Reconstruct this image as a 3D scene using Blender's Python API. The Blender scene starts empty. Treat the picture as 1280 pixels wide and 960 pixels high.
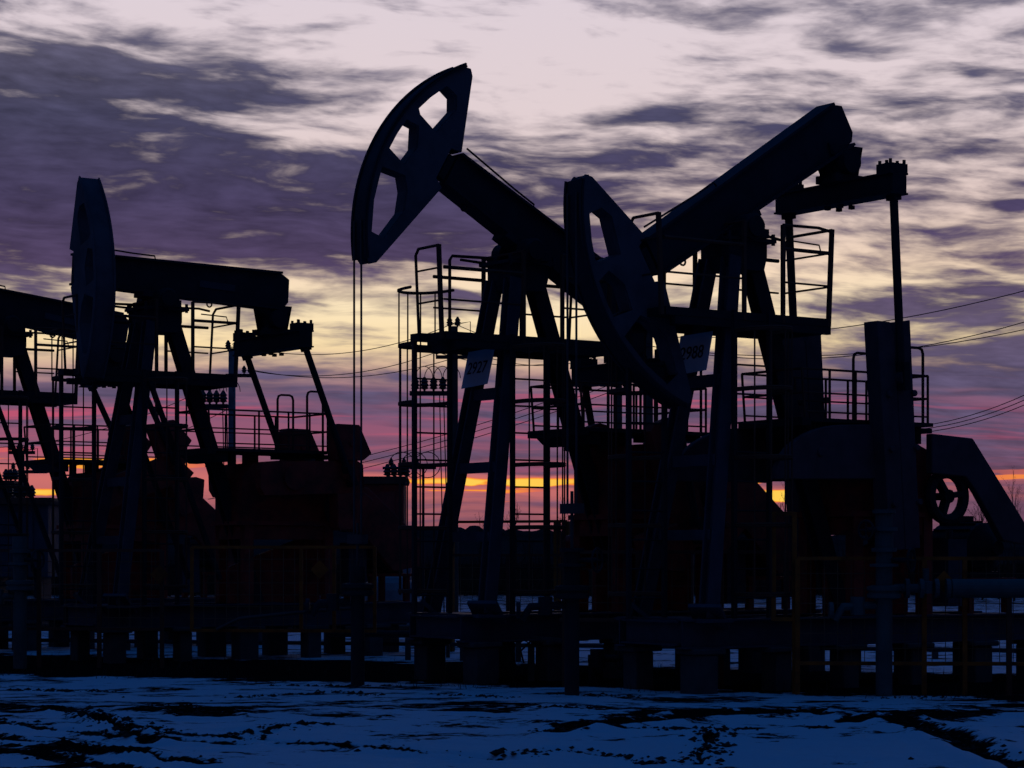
import bpy, bmesh, math, random
from mathutils import Vector, Matrix
random.seed(7)
S = bpy.context.scene
C = S.collection
R = math.radians

# ------------------------------------------------------------------ camera, sky, sun, exposure
CAM_H = 1.65
cam_d = bpy.data.cameras.new('camera')
cam = bpy.data.objects.new('camera', cam_d); C.objects.link(cam)
cam.location = (0, 0, CAM_H); cam.rotation_euler = (R(90), 0, 0)
cam_d.sensor_width = 36; cam_d.lens = 36 * 2886 / 1280
cam_d.shift_y = 217 / 1280
cam_d.clip_start = .1; cam_d.clip_end = 6000
S.camera = cam
S.view_settings.view_transform = 'Standard'; S.view_settings.look = 'None'
S.view_settings.exposure = 0; S.view_settings.gamma = 1; S.view_settings.use_curve_mapping = False
S.render.engine = 'CYCLES'
S.cycles.max_bounces = 4; S.cycles.use_denoising = True
S.cycles.use_adaptive_sampling = True; S.cycles.adaptive_threshold = .02; S.cycles.adaptive_min_samples = 16

def lin(c):
    return tuple(((x / 255) / 12.92 if x / 255 <= .04045 else ((x / 255 + .055) / 1.055) ** 2.4) for x in c)

W = bpy.data.worlds.new('World'); S.world = W; W.use_nodes = True
NT = W.node_tree; NT.nodes.clear()
def nd(t, nt=None, **k):
    n = (nt or NT).nodes.new(t)
    for a, b in k.items(): setattr(n, a, b)
    return n
def lk(a, b, nt=None): (nt or NT).links.new(a, b)
def M(op, a, b=None, c=None, clamp=False):
    n = nd('ShaderNodeMath', operation=op); n.use_clamp = clamp
    for i, v in enumerate((a, b, c)):
        if v is None: continue
        if isinstance(v, (int, float)): n.inputs[i].default_value = v
        else: lk(v, n.inputs[i])
    return n.outputs[0]
def sstep(x, lo, hi, a=0., b=1.):
    n = nd('ShaderNodeMapRange', interpolation_type='SMOOTHSTEP')
    lk(x, n.inputs[0])
    for i, v in enumerate((lo, hi, a, b)): n.inputs[i + 1].default_value = v
    return n.outputs[0]
def ramp(x, stops, interp='LINEAR'):
    n = nd('ShaderNodeValToRGB'); n.color_ramp.interpolation = interp
    els = n.color_ramp.elements
    while len(els) < len(stops): els.new(.5)
    for e, (p, c) in zip(els, sorted(stops)):
        e.position = p; e.color = (*lin(c), 1)
    lk(x, n.inputs[0]); return n.outputs[0]
def mixc(f, a, b):
    n = nd('ShaderNodeMix', data_type='RGBA')
    for s, v in ((n.inputs[0], f), (n.inputs[6], a), (n.inputs[7], b)):
        if isinstance(v, tuple): s.default_value = (*v, 1)
        elif isinstance(v, (int, float)): s.default_value = v
        else: lk(v, s)
    return n.outputs[2]
def noise(vec, scale, detail=6, rough=.55, dist=0., off=0.):
    n = nd('ShaderNodeTexNoise'); n.noise_dimensions = '3D'
    n.inputs['Scale'].default_value = scale; n.inputs['Detail'].default_value = detail
    n.inputs['Roughness'].default_value = rough; n.inputs['Distortion'].default_value = dist
    lk(vec, n.inputs['Vector']); return n.outputs[0]
def comb(x, y, z=0.):
    n = nd('ShaderNodeCombineXYZ')
    for i, v in enumerate((x, y, z)):
        if isinstance(v, (int, float)): n.inputs[i].default_value = v
        else: lk(v, n.inputs[i])
    return n.outputs[0]

tc = nd('ShaderNodeTexCoord'); sep = nd('ShaderNodeSeparateXYZ'); lk(tc.outputs['Generated'], sep.inputs[0])
dx, dy, dz = sep.outputs
az = M('ARCTAN2', dx, dy)                      # bearing from the sunset, radians
el = M('ARCSINE', dz)                          # elevation, radians
A = M('MULTIPLY', az, 2.886)                   # thousandths of a degree-like units: 1 = about 20 degrees
E = M('MULTIPLY', M('TANGENT', el), 2.886)
def pe(y): return (697 - y) / 1000.
def pa(x): return (x - 640) / 1000.
# cloud sheet seen in perspective: features grow with elevation
warp = noise(comb(M('MULTIPLY', A, 1.2), M('MULTIPLY', E, 4.)), 2.2, 3, .5)
Ew = M('ADD', E, M('MULTIPLY', M('SUBTRACT', warp, .5), .05))
Aw = M('ADD', A, M('MULTIPLY', M('SUBTRACT', warp, .5), .12))
Elow = M('POWER', M('MAXIMUM', M('ADD', Ew, .12), .01), .55)
n_big = noise(comb(M('MULTIPLY', Aw, 1.5), M('MULTIPLY', Elow, 8.5), 3.7), 1.35, 4, .5, .1)
tilt = M('ADD', Elow, M('MULTIPLY', Aw, .035))
n_mid = noise(comb(M('MULTIPLY', Aw, 3.2), M('MULTIPLY', tilt, 23.), 11.3), 2.4, 5, .52, .12)
n_fine = noise(comb(M('MULTIPLY', Aw, 4.), M('MULTIPLY', tilt, 25.), 5.1), 5.2, 4, .52, .1)
n_band = noise(comb(M('MULTIPLY', Aw, .55), M('MULTIPLY', Ew, 24.), 8.1), 1.7, 4, .5)
def blob(x, y, sx, sy, amp):
    u = M('MULTIPLY', M('SUBTRACT', Aw, pa(x)), 1000 / sx); v = M('MULTIPLY', M('SUBTRACT', Ew, pe(y)), 1000 / sy)
    r2 = M('ADD', M('MULTIPLY', u, u), M('MULTIPLY', v, v))
    return M('MULTIPLY', M('POWER', 2.71828, M('MULTIPLY', r2, -1.)), amp)
BLOBS = [(60, 118, 330, 60, .86), (330, 112, 130, 45, .34), (100, 275, 520, 74, .78), (560, 265, 280, 66, .40), (620, 205, 200, 26, .25), (100, 190, 220, 26, .40),
         (600, 377, 170, 11, .30), (1180, 375, 210, 26, .36), (1000, 505, 600, 60, .20), (880, 20, 90, 22, .15), (450, 300, 200, 40, .15),
         (1240, 5, 130, 30, .30), (1010, 160, 280, 60, .16), (1180, 270, 260, 40, .14), (800, 150, 60, 13, .32), (1210, 455, 240, 60, .40),
         (560, 60, 290, 100, -.55), (740, 100, 160, 60, -.22), (560, 350, 300, 14, -.30), (480, 425, 380, 34, -.42), (950, 345, 330, 26, -.20),
         (20, 135, 40, 8, -.3), (190, 180, 60, 8, -.25), (290, 158, 60, 10, -.25), (400, 172, 90, 25, -.35), (130, 10, 220, 14, -.30), (170, 35, 160, 9, -.22), (40, 445, 150, 40, -.35), (900, 425, 200, 24, -.2), (260, 275, 70, 6, -.25), (330, 297, 80, 5, -.22)]
lay = None
for b in BLOBS:
    g = blob(*b); lay = g if lay is None else M('ADD', lay, g)
def ctr(n, k): return M('MULTIPLY', M('SUBTRACT', n, .5), k)
tex = M('ADD', M('ADD', ctr(n_big, .8), ctr(n_mid, 2.1)), ctr(n_fine, .9))
cov = M('ADD', tex, lay)
cl = sstep(cov, -.42, .52)
BR = [(0, (150, 84, 92)), (640, (176, 100, 104)), (600, (205, 112, 108)), (560, (150, 88, 112)), (520, (142, 88, 116)), (492, (140, 98, 124)), (468, (196, 156, 146)),
      (432, (250, 222, 172)), (385, (253, 230, 190)), (335, (244, 216, 190)), (260, (228, 204, 196)), (150, (226, 208, 210)), (0, (222, 208, 216))]
DK = [(697, (112, 74, 92)), (600, (106, 74, 98)), (540, (92, 78, 106)), (480, (88, 78, 106)), (400, (92, 80, 104)), (330, (76, 62, 92)), (250, (68, 60, 90)),
      (150, (68, 66, 92)), (0, (96, 92, 112))]
BR[0] = (697, BR[0][1])
bright = ramp(E, [(max(0, pe(y)), c) for y, c in BR]); dark = ramp(E, [(max(0, pe(y)), c) for y, c in DK])
# low bands of rose and slate
low = sstep(E, pe(500), pe(455), 1, 0)
bandm = sstep(M('ADD', M('ADD', n_band, M('MULTIPLY', M('SUBTRACT', n_mid, .5), .35)), M('MULTIPLY', sstep(A, .25, .45), .10)), .36, .60)
cl2 = M('ADD', M('MULTIPLY', cl, M('SUBTRACT', 1., low)), M('MULTIPLY', low, bandm))
dmul = nd('ShaderNodeVectorMath', operation='SCALE'); lk(dark, dmul.inputs[0]); lk(M('ADD', 1.0, M('ADD', ctr(n_mid, 1.0), ctr(n_fine, 1.1))), dmul.inputs['Scale'])
sky = mixc(cl2, bright, dmul.outputs[0])
# thin glowing slots between the lowest clouds, where the sun has just set
n_slot = noise(comb(M('MULTIPLY', Aw, 2.2), M('MULTIPLY', E, 8.), 2.2), 2.6, 4, .5)
def slot(y, h, x, sx, amp):
    yy = M('ADD', E, M('MULTIPLY', M('SUBTRACT', n_slot, .5), .022))
    v = M('ABSOLUTE', M('SUBTRACT', yy, pe(y)))
    m = sstep(M('ADD', v, ctr(n_slot, -.045)), h * .35 / 1000, h * 1.2 / 1000, 1, 0)
    u = M('MULTIPLY', M('SUBTRACT', A, pa(x)), 1000 / sx)
    return M('MULTIPLY', M('MULTIPLY', m, M('POWER', 2.71828, M('MULTIPLY', M('MULTIPLY', u, u), -1.))), amp)
gl = None
for s in [(603, 7, 620, 230, 1.), (604, 6, 960, 140, 1.), (615, 5.5, 540, 130, 1.), (617, 6, 990, 120, 1.), (628, 4, 700, 70, .9), (591, 1.0, 1310, 130, .30), (598, 1.6, 1280, 120, .5), (577, 3, 130, 150, .7), (617, 6, 40, 90, 1.), (566, 3, 60, 100, .45)]:
    g = slot(*s); gl = g if gl is None else M('MAXIMUM', gl, g)
glc = ramp(gl, [(0, (190, 95, 95)), (.35, (228, 110, 80)), (.65, (252, 158, 52)), (1, (255, 208, 84))])
sky = mixc(sstep(gl, .05, .5), sky, glc)
# pink streaks
n_st = noise(comb(M('MULTIPLY', Aw, 1.3), M('MULTIPLY', Ew, 46.), 21.), 1.6, 4, .55)
st = M('MULTIPLY', M('MULTIPLY', sstep(n_st, .54, .68), sstep(E, pe(600), pe(570), 0, 1)), sstep(E, pe(505), pe(470), 1, 0))
sky = mixc(M('MULTIPLY', st, sstep(A, .3, .5, .7, .3)), sky, lin((205, 84, 112)))
# dusk blue away from the sunset
nish = nd('ShaderNodeTexSky', sky_type='NISHITA'); nish.sun_disc = False
nish.sun_elevation = R(.5); nish.sun_rotation = R(0)
try: nish.altitude = 100
except Exception: pass
nmul = nd('ShaderNodeMix', data_type='RGBA', blend_type='MULTIPLY'); nmul.inputs[0].default_value = 1
lk(nish.outputs[0], nmul.inputs[6]); nmul.inputs[7].default_value = (.004, .008, .020, 1)
dome = nd('ShaderNodeMix', data_type='RGBA', blend_type='ADD'); dome.inputs[0].default_value = 1
zen = nd('ShaderNodeVectorMath', operation='SCALE'); zen.inputs[0].default_value = (.0018, .0400, .1700); lk(sstep(dz, .18, .80, .10, 1.), zen.inputs['Scale'])
venus = nd('ShaderNodeVectorMath', operation='SCALE'); venus.inputs[0].default_value = (.034, .014, .010)   # rosy belt low in the sky opposite the sunset
lk(M('MULTIPLY', sstep(dz, .0, .08), sstep(dz, .14, .42, 1, 0)), venus.inputs['Scale'])
vadd = nd('ShaderNodeVectorMath', operation='ADD'); lk(nmul.outputs[2], vadd.inputs[0]); lk(venus.outputs[0], vadd.inputs[1])
lk(vadd.outputs[0], dome.inputs[6]); lk(zen.outputs[0], dome.inputs[7])
wgt = M('MULTIPLY', sstep(E, .74, 1.05, 1, 0), sstep(M('ABSOLUTE', A), .9, 1.5, 1, 0))
wgt = M('MULTIPLY', wgt, sstep(dy, 0, .1))
sky = mixc(wgt, dome.outputs[2], sky)
bg = nd('ShaderNodeBackground'); lk(sky, bg.inputs[0]); bg.inputs[1].default_value = 1.
wo = nd('ShaderNodeOutputWorld'); lk(bg.outputs[0], wo.inputs[0])

sd = bpy.data.lights.new('sun', 'SUN'); sd.energy = .02; sd.angle = R(4); sd.color = (1, .55, .3)
sun = bpy.data.objects.new('sun', sd); C.objects.link(sun)
sun.rotation_euler = (R(-88.5), 0, 0)           # from the sunset (+Y), 1.5 degrees up

# ------------------------------------------------------------------ materials
def mat(name, col, rough=.6, var=.35, scale=3., metal=0., dirt=None, spec=.3):
    m = bpy.data.materials.new(name); m.use_nodes = True
    nt = m.node_tree; b = nt.nodes['Principled BSDF']
    t = nt.nodes.new('ShaderNodeTexCoord'); n = nt.nodes.new('ShaderNodeTexNoise')
    n.inputs['Scale'].default_value = scale; n.inputs['Detail'].default_value = 6; n.inputs['Roughness'].default_value = .65
    nt.links.new(t.outputs['Object'], n.inputs['Vector'])
    r = nt.nodes.new('ShaderNodeValToRGB')
    d = dirt or tuple(c * (1 - var) for c in col)
    r.color_ramp.elements[0].position = .35; r.color_ramp.elements[0].color = (*d, 1)
    r.color_ramp.elements[1].position = .6; r.color_ramp.elements[1].color = (*col, 1)
    nt.links.new(n.outputs[0], r.inputs[0]); nt.links.new(r.outputs[0], b.inputs['Base Color'])
    b.inputs['Roughness'].default_value = rough; b.inputs['Metallic'].default_value = metal
    b.inputs['Specular IOR Level'].default_value = spec
    return m
MT = dict(
    blue=mat('blue_grey_paint', (.055, .058, .08), .65), beam=mat('dark_paint', (.026, .026, .036), .75), dark=mat('dark_steel', (.02, .02, .026), .75),
    head=mat('weathered_grey_paint', (.10, .092, .108), .75, .45, 1.6), red=mat('red_oxide_paint', (.38, .045, .03), .7, dirt=(.12, .025, .018)), rust=mat('rusty_rail', (.12, .045, .03), .8),
    crank=mat('purple_brown_paint', (.10, .062, .072), .8), yellow=mat('yellow_paint', (.40, .10, .010), .75, dirt=(.12, .03, .008)), mesh=mat('mesh_wire', (.16, .10, .06), .7),
    teal=mat('teal_paint', (.06, .095, .095), .6), sign=mat('white_sign_paint', (.62, .66, .74), .5, .12, 2.), ink=mat('black_lettering', (.015, .015, .02), .6),
    conc=mat('concrete', (.075, .07, .07), .95), pole=mat('pale_concrete', (.22, .22, .24), .9), wire=mat('wire', (.03, .025, .03), .6), rope=mat('steel_rope', (.06, .055, .055), .6),
    cer=mat('brown_ceramic', (.05, .03, .025), .35), tank=mat('pale_tank_paint', (.20, .21, .23), .6), box=mat('dull_blue_paint', (.05, .06, .08), .7), bark=mat('bark', (.05, .035, .03), .95),
    twig=mat('twigs', (.045, .028, .022), .95), soil=mat('dark_soil', (.02, .014, .012), .95), hill=mat('dark_hillside', (.05, .035, .034), 1., .4, .02, spec=0), rubber=mat('black_rubber', (.012, .012, .012), .8), wood=mat('weathered_wood', (.08, .065, .055), .9))

# ------------------------------------------------------------------ mesh helpers
class MB:
    def __init__(s): s.bm = bmesh.new()
    def box(s, a, b):
        a, b = Vector(a), Vector(b)
        m = Matrix.Translation((a + b) / 2) @ Matrix.Diagonal((*(Vector((abs(b.x - a.x), abs(b.y - a.y), abs(b.z - a.z)))), 1))
        bmesh.ops.create_cube(s.bm, size=1, matrix=m); return s
    def frame(s, p, q, up=(0, 0, 1)):
        p, q = Vector(p), Vector(q); z = (q - p).normalized(); up = Vector(up)
        if abs(z.dot(up)) > .98: up = Vector((1, 0, 0)) if abs(z.x) < .9 else Vector((0, 1, 0))
        x = up.cross(z).normalized(); y = z.cross(x)
        return p, q, x, y, z
    def bar(s, p, q, w, d=None, up=(0, 0, 1), w2=None, d2=None):     # rectangular bar, w across, d in the 'up' sense
        d = d or w; w2 = w2 or w; d2 = d2 or d
        p, q, x, y, z = s.frame(p, q, up)
        V = [s.bm.verts.new(c + x * a * ww / 2 + y * b * dd / 2) for c, ww, dd in ((p, w, d), (q, w2, d2)) for a, b in ((-1, -1), (1, -1), (1, 1), (-1, 1))]
        for f in ((3, 2, 1, 0), (4, 5, 6, 7), (0, 1, 5, 4), (1, 2, 6, 5), (2, 3, 7, 6), (3, 0, 4, 7)): s.bm.faces.new([V[i] for i in f])
        return s
    def ibeam(s, p, q, w, d, up=(0, 0, 1), t=.022):
        P, Q, x, y, z = s.frame(p, q, up)
        s.bar(P + y * (d / 2 - t / 2), Q + y * (d / 2 - t / 2), w, t, y); s.bar(P - y * (d / 2 - t / 2), Q - y * (d / 2 - t / 2), w, t, y)
        s.bar(P, Q, t, d - 2 * t, y); return s
    def tube(s, pts, r, n=6, closed=False, cap=True):
        pts = [Vector(p) for p in pts]; rings = []; N = len(pts)
        rr = r if isinstance(r, (list, tuple)) else [r] * N
        prev = None
        for i, p in enumerate(pts):
            if closed: t = pts[(i + 1) % N] - pts[i - 1]
            else: t = pts[min(i + 1, N - 1)] - pts[max(i - 1, 0)]
            t.normalize()
            if prev is None:
                up = Vector((0, 0, 1)) if abs(t.z) < .9 else Vector((1, 0, 0))
                x = up.cross(t).normalized()
            else: x = (prev - t * prev.dot(t)).normalized()
            prev = x; y = t.cross(x)
            rings.append([s.bm.verts.new(p + (x * math.cos(2 * math.pi * k / n) + y * math.sin(2 * math.pi * k / n)) * rr[i]) for k in range(n)])
        for i in range(N if closed else N - 1):
            a, b = rings[i], rings[(i + 1) % N]
            for k in range(n): s.bm.faces.new((a[k], a[(k + 1) % n], b[(k + 1) % n], b[k]))
        if cap and not closed:
            s.bm.faces.new(rings[0][::-1]); s.bm.faces.new(rings[-1])
        return s
    def lathe(s, base, axis, prof, n=16):        # prof: (distance along axis, radius)
        b = Vector(base); a = Vector(axis).normalized()
        return s.tube([b + a * d for d, r in prof], [r for d, r in prof], n)
    def prism(s, poly, o, ex, ey, thick):        # polygon in plane (ex,ey) at o, extruded both ways along the normal
        o, ex, ey = Vector(o), Vector(ex), Vector(ey); nz = ex.cross(ey).normalized()
        A_ = [s.bm.verts.new(o + ex * a + ey * b - nz * thick / 2) for a, b in poly]
        B_ = [s.bm.verts.new(o + ex * a + ey * b + nz * thick / 2) for a, b in poly]
        fa = s.bm.faces.new(A_[::-1]); fb = s.bm.faces.new(B_)
        n = len(poly)
        for i in range(n): s.bm.faces.new((A_[i], A_[(i + 1) % n], B_[(i + 1) % n], B_[i]))
        bmesh.ops.triangulate(s.bm, faces=[fa, fb]); return s
    def mesh_of(s, other_mesh, mtx):
        m = other_mesh.copy(); m.transform(mtx); s.bm.from_mesh(m); return s
    def build(s, name, m, parent=None, smooth=False, bevel=0):
        bmesh.ops.recalc_face_normals(s.bm, faces=s.bm.faces)
        if bevel:
            es = [e for e in s.bm.edges if len(e.link_faces) == 2 and e.calc_face_angle(0) > .6]
            bmesh.ops.bevel(s.bm, geom=es, offset=bevel, segments=1, affect='EDGES')
        me = bpy.data.meshes.new(name); s.bm.to_mesh(me); s.bm.free()
        me.materials.append(MT[m] if isinstance(m, str) else m)
        if smooth:
            me.polygons.foreach_set('use_smooth', [True] * len(me.polygons))
        o = bpy.data.objects.new(name, me); C.objects.link(o)
        if parent: o.parent = parent
        return o
def thing(name, label, cat, loc=(0, 0, 0), rz=0., group=None):
    o = bpy.data.objects.new(name, None); C.objects.link(o); o.empty_display_size = .3
    o.location = loc; o.rotation_euler = (0, 0, rz); tag(o, label, cat, group); return o
def tag(o, label, cat, group=None):
    o['label'] = label; o['category'] = cat
    if group: o['group'] = group
    return o
def struct(o): o['kind'] = 'structure'; return o
def lettering(txt, size, name='lettering'):
    cu = bpy.data.curves.new(name, 'FONT'); cu.body = txt; cu.size = size; cu.align_x = 'CENTER'; cu.align_y = 'CENTER'; cu.extrude = .002
    t = bpy.data.objects.new('tmp_text', cu); C.objects.link(t)
    bpy.context.view_layer.update()
    me = bpy.data.meshes.new_from_object(t.evaluated_get(bpy.context.evaluated_depsgraph_get()))
    bpy.data.objects.remove(t); bpy.data.curves.remove(cu); me.name = name; return me
def holed_plate(outer, holes, thick):            # flat plate in XY with openings
    cu = bpy.data.curves.new('tmp', 'CURVE'); cu.dimensions = '2D'; cu.fill_mode = 'BOTH'; cu.extrude = thick / 2
    for poly in [outer] + holes:
        sp = cu.splines.new('POLY'); sp.points.add(len(poly) - 1); sp.use_cyclic_u = True
        for p, (x, y) in zip(sp.points, poly): p.co = (x, y, 0, 1)
    t = bpy.data.objects.new('tmp', cu); C.objects.link(t); bpy.context.view_layer.update()
    me = bpy.data.meshes.new_from_object(t.evaluated_get(bpy.context.evaluated_depsgraph_get()))
    bpy.data.objects.remove(t); bpy.data.curves.remove(cu); return me
UX, UY, UZ = Vector((1, 0, 0)), Vector((0, 1, 0)), Vector((0, 0, 1))
I4 = Matrix.Identity(4)

# ------------------------------------------------------------------ ground, hills, far scrub
def smooth_noise(x, y, seed=0):
    from mathutils import noise as N
    return N.noise(Vector((x, y, seed)))
def fbm(x, y, seed=0, o=4):
    v, a = 0, .5
    for i in range(o): v += a * smooth_noise(x, y, seed + i * 7.3); x *= 2.1; y *= 2.1; a *= .5
    return v
# rut lines of the yard: (start, end, half width, depth)
TRACKS = [([(-5.12, 25.46), (-4.55, 24.3), (-3.8, 22.36), (-3.01, 21.16), (-1.53, 20.09), (0.0, 18.67)], 0.13, 0.06), ([(-5.78, 23.81), (-5.05, 22.78), (-4.24, 21.84), (-3.55, 20.89), (-2.37, 20.09)], 0.16, 0.05), ([(-4.39, 23.93), (-3.76, 22.15), (-3.17, 20.35)], 0.12, 0.05), ([(-5.23, 21.55), (-4.61, 20.79), (-3.56, 19.76), (-2.4, 18.24)], 0.16, 0.06), ([(-4.62, 19.6), (-3.81, 18.97), (-2.96, 17.77)], 0.18, 0.05), ([(-4.91, 20.26), (-3.95, 19.68), (-2.86, 18.75)], 0.1, 0.05), ([(-2.58, 21.26), (-2.28, 21.94), (-1.89, 22.78)], 0.07, 0.04), ([(-3.82, 25.06), (-3.38, 24.67), (-3.12, 23.81)], 0.3, 0.05), ([(-4.06, 25.46), (-2.97, 25.2)], 0.14, 0.03), ([(-6.07, 26.16), (-5.29, 25.46)], 0.22, 0.04), ([(-3.21, 27.21), (-2.34, 28.18)], 0.14, 0.03), ([(-3.2, 29.76), (-1.44, 29.76)], 0.1, 0.03), ([(-2.42, 28.51), (-1.53, 27.53)], 0.22, 0.04), ([(-6.2, 28.86), (-4.94, 28.51)], 0.16, 0.03), ([(0.0, 18.97), (0.41, 19.76), (0.79, 18.97), (1.14, 18.24)], 0.14, 0.06), ([(0.61, 22.15), (1.28, 23.0), (2.16, 23.93), (3.03, 24.3), (3.78, 23.23), (4.03, 21.55), (4.01, 19.6), (4.0, 17.77)], 0.26, 0.07), ([(1.16, 23.93), (2.22, 24.67), (3.27, 24.8), (4.21, 24.3)], 0.28, 0.05), ([(0.69, 22.05), (1.68, 22.05), (3.04, 21.94)], 0.07, 0.03), ([(1.48, 18.31), (1.64, 19.6), (1.81, 20.89), (1.95, 21.94)], 0.07, 0.06), ([(3.33, 22.89), (4.67, 24.05), (5.64, 24.67)], 0.3, 0.05), ([(4.64, 24.8), (5.14, 24.3)], 0.35, 0.06), ([(0.49, 28.18), (1.51, 27.21)], 0.22, 0.03), ([(0.0, 25.2), (1.04, 25.06)], 0.06, 0.03), ([(4.34, 27.21), (6.27, 27.85)], 0.16, 0.03), ([(-0.77, 27.85), (0.0, 27.21)], 0.22, 0.04), ([(0.37, 21.55), (0.61, 21.94)], 0.16, 0.05)]
RUTS = [(P[k], P[k + 1], w * .62, d * .6) for P, w, d in TRACKS for k in range(len(P) - 1)]
def seg_d(px, py, a, b):
    ax, ay = a; bx, by = b; vx, vy = bx - ax, by - ay
    t = max(0, min(1, ((px - ax) * vx + (py - ay) * vy) / (vx * vx + vy * vy)))
    return math.hypot(px - ax - vx * t, py - ay - vy * t)
def rut_terms(x, y):
    jx = .16 * fbm(x * 1.6, y * 1.2, 51, 3); jy = .22 * fbm(x * 1.7, y * 1.3, 31, 5)
    best = {}
    for a, b, w, d in RUTS:
        if y < min(a[1], b[1]) - 1.2 or y > max(a[1], b[1]) + 1.2 or x < min(a[0], b[0]) - 1.2 or x > max(a[0], b[0]) + 1.2: continue
        q = seg_d(x + jx, y + jy, a, b) / w
        if q < 3 and q < best.get((w, d), 9): best[(w, d)] = q
    h = 0.; wr = 0.
    for (w, d), q in best.items():
        h += -1.1 * d * math.exp(-q * q) + 1.0 * d * math.exp(-(q - 1.7) ** 2 * 2); wr = max(wr, math.exp(-(q / 1.2) ** 2))
    return h, wr
def ground_h(x, y):
    far = max(0., min(1., (y - 40) / 40))
    h = .10 * fbm(x * .12, y * .12, 3) * (1 - far) + .035 * fbm(x * .7, y * .9, 9)
    near = max(0., min(1., (27 - y) / 3.))
    rough = 0.
    if near > 0:
        rough += rut_terms(x, y)[0]
        rough += .08 * max(0, fbm(x * .8 + 4, y * 1.6, 17, 5) - .02)
        rough += .03 * fbm(x * 3.2, y * 4, 23, 3)
    return h * (.25 if 26 < y < 44 else .6) + rough * near
def grid(xs, ys, hf):
    bm = bmesh.new(); rows = [[bm.verts.new((x, y, hf(x, y))) for x in xs] for y in ys]
    for j in range(len(ys) - 1):
        for i in range(len(xs) - 1): bm.faces.new((rows[j][i], rows[j][i + 1], rows[j + 1][i + 1], rows[j + 1][i]))
    return bm
def spread(a, b, n, p=1.): return [a + (b - a) * (i / (n - 1)) ** p for i in range(n)]
xs = [-2500, -900, -300, -120, -60, -30, -16] + spread(-10, 10, 290) + [16, 30, 60, 120, 300, 900, 2500]
ys = [-60, -10, 5, 11] + spread(14.5, 27, 230) + spread(27.5, 60, 40) + [75, 95, 130, 180, 260, 420, 800, 1600, 3500]
mg = MB(); mg.bm = grid(xs, ys, ground_h)
gm = bpy.data.materials.new('snowy_ground'); gm.use_nodes = True
nt = gm.node_tree; b = nt.nodes['Principled BSDF']
g = nt.nodes.new('ShaderNodeNewGeometry'); mp = nt.nodes.new('ShaderNodeMapping'); nt.links.new(g.outputs['Position'], mp.inputs[0])
mp.inputs['Scale'].default_value = (.6, .9, 1); mp.inputs['Rotation'].default_value = (0, 0, R(4))
def gn(sc, det, rough=.6, dist=0., src=None):
    n = nt.nodes.new('ShaderNodeTexNoise'); n.inputs['Scale'].default_value = sc; n.inputs['Detail'].default_value = det
    n.inputs['Roughness'].default_value = rough; n.inputs['Distortion'].default_value = dist
    nt.links.new((src or mp).outputs[0] if src is None else src, n.inputs[0]); return n.outputs[0]
def gm_math(op, a, bb, c=None):
    n = nt.nodes.new('ShaderNodeMath'); n.operation = op
    for i, v in enumerate((a, bb, c)):
        if v is None: continue
        if isinstance(v, (int, float)): n.inputs[i].default_value = v
        else: nt.links.new(v, n.inputs[i])
    return n.outputs[0]
def gsm(x, lo, hi, a=0., bb=1.):
    n = nt.nodes.new('ShaderNodeMapRange'); n.interpolation_type = 'SMOOTHSTEP'; nt.links.new(x, n.inputs[0])
    for i, v in enumerate((lo, hi, a, bb)): n.inputs[i + 1].default_value = v
    return n.outputs[0]
spx = nt.nodes.new('ShaderNodeSeparateXYZ'); nt.links.new(g.outputs['Position'], spx.inputs[0])
# earth shows through the snow where it was driven over, worn into the mesh as an attribute
wear = nt.nodes.new('ShaderNodeAttribute'); wear.attribute_name = 'wear'
patch = gm_math('ADD', gm_math('MULTIPLY', gn(1.3, 8, .70, .5), 1.), gm_math('MULTIPLY', gn(6, 6, .72, .4), .46))
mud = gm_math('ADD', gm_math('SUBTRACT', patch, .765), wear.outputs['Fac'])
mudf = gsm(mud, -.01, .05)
far = gsm(spx.outputs[1], 92, 104)
tuft = gsm(gm_math('ADD', gn(2.2, 6, .7), gsm(spx.outputs[1], 40, 90, -.12, .10)), .58, .62)
fmask = gm_math('MAXIMUM', gm_math('MAXIMUM', mudf, far), gm_math('MULTIPLY', tuft, gsm(spx.outputs[1], 36, 44)))
mx = nt.nodes.new('ShaderNodeMix'); mx.data_type = 'RGBA'; nt.links.new(fmask, mx.inputs[0])
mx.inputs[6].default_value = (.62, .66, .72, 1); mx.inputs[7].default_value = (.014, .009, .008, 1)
nt.links.new(mx.outputs[2], b.inputs['Base Color']); b.inputs['Roughness'].default_value = .75; nt.links.new(gm_math('MULTIPLY', gm_math('SUBTRACT', 1., fmask), .25), b.inputs['Specular IOR Level'])
bp = nt.nodes.new('ShaderNodeBump'); bp.inputs['Strength'].default_value = .35; bp.inputs['Distance'].default_value = .05
nt.links.new(gn(5, 6, .65), bp.inputs['Height']); nt.links.new(bp.outputs[0], b.inputs['Normal'])
go = mg.build('ground', gm, smooth=True); struct(go)
at = go.data.attributes.new('wear', 'FLOAT', 'POINT')
vals = []
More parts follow.
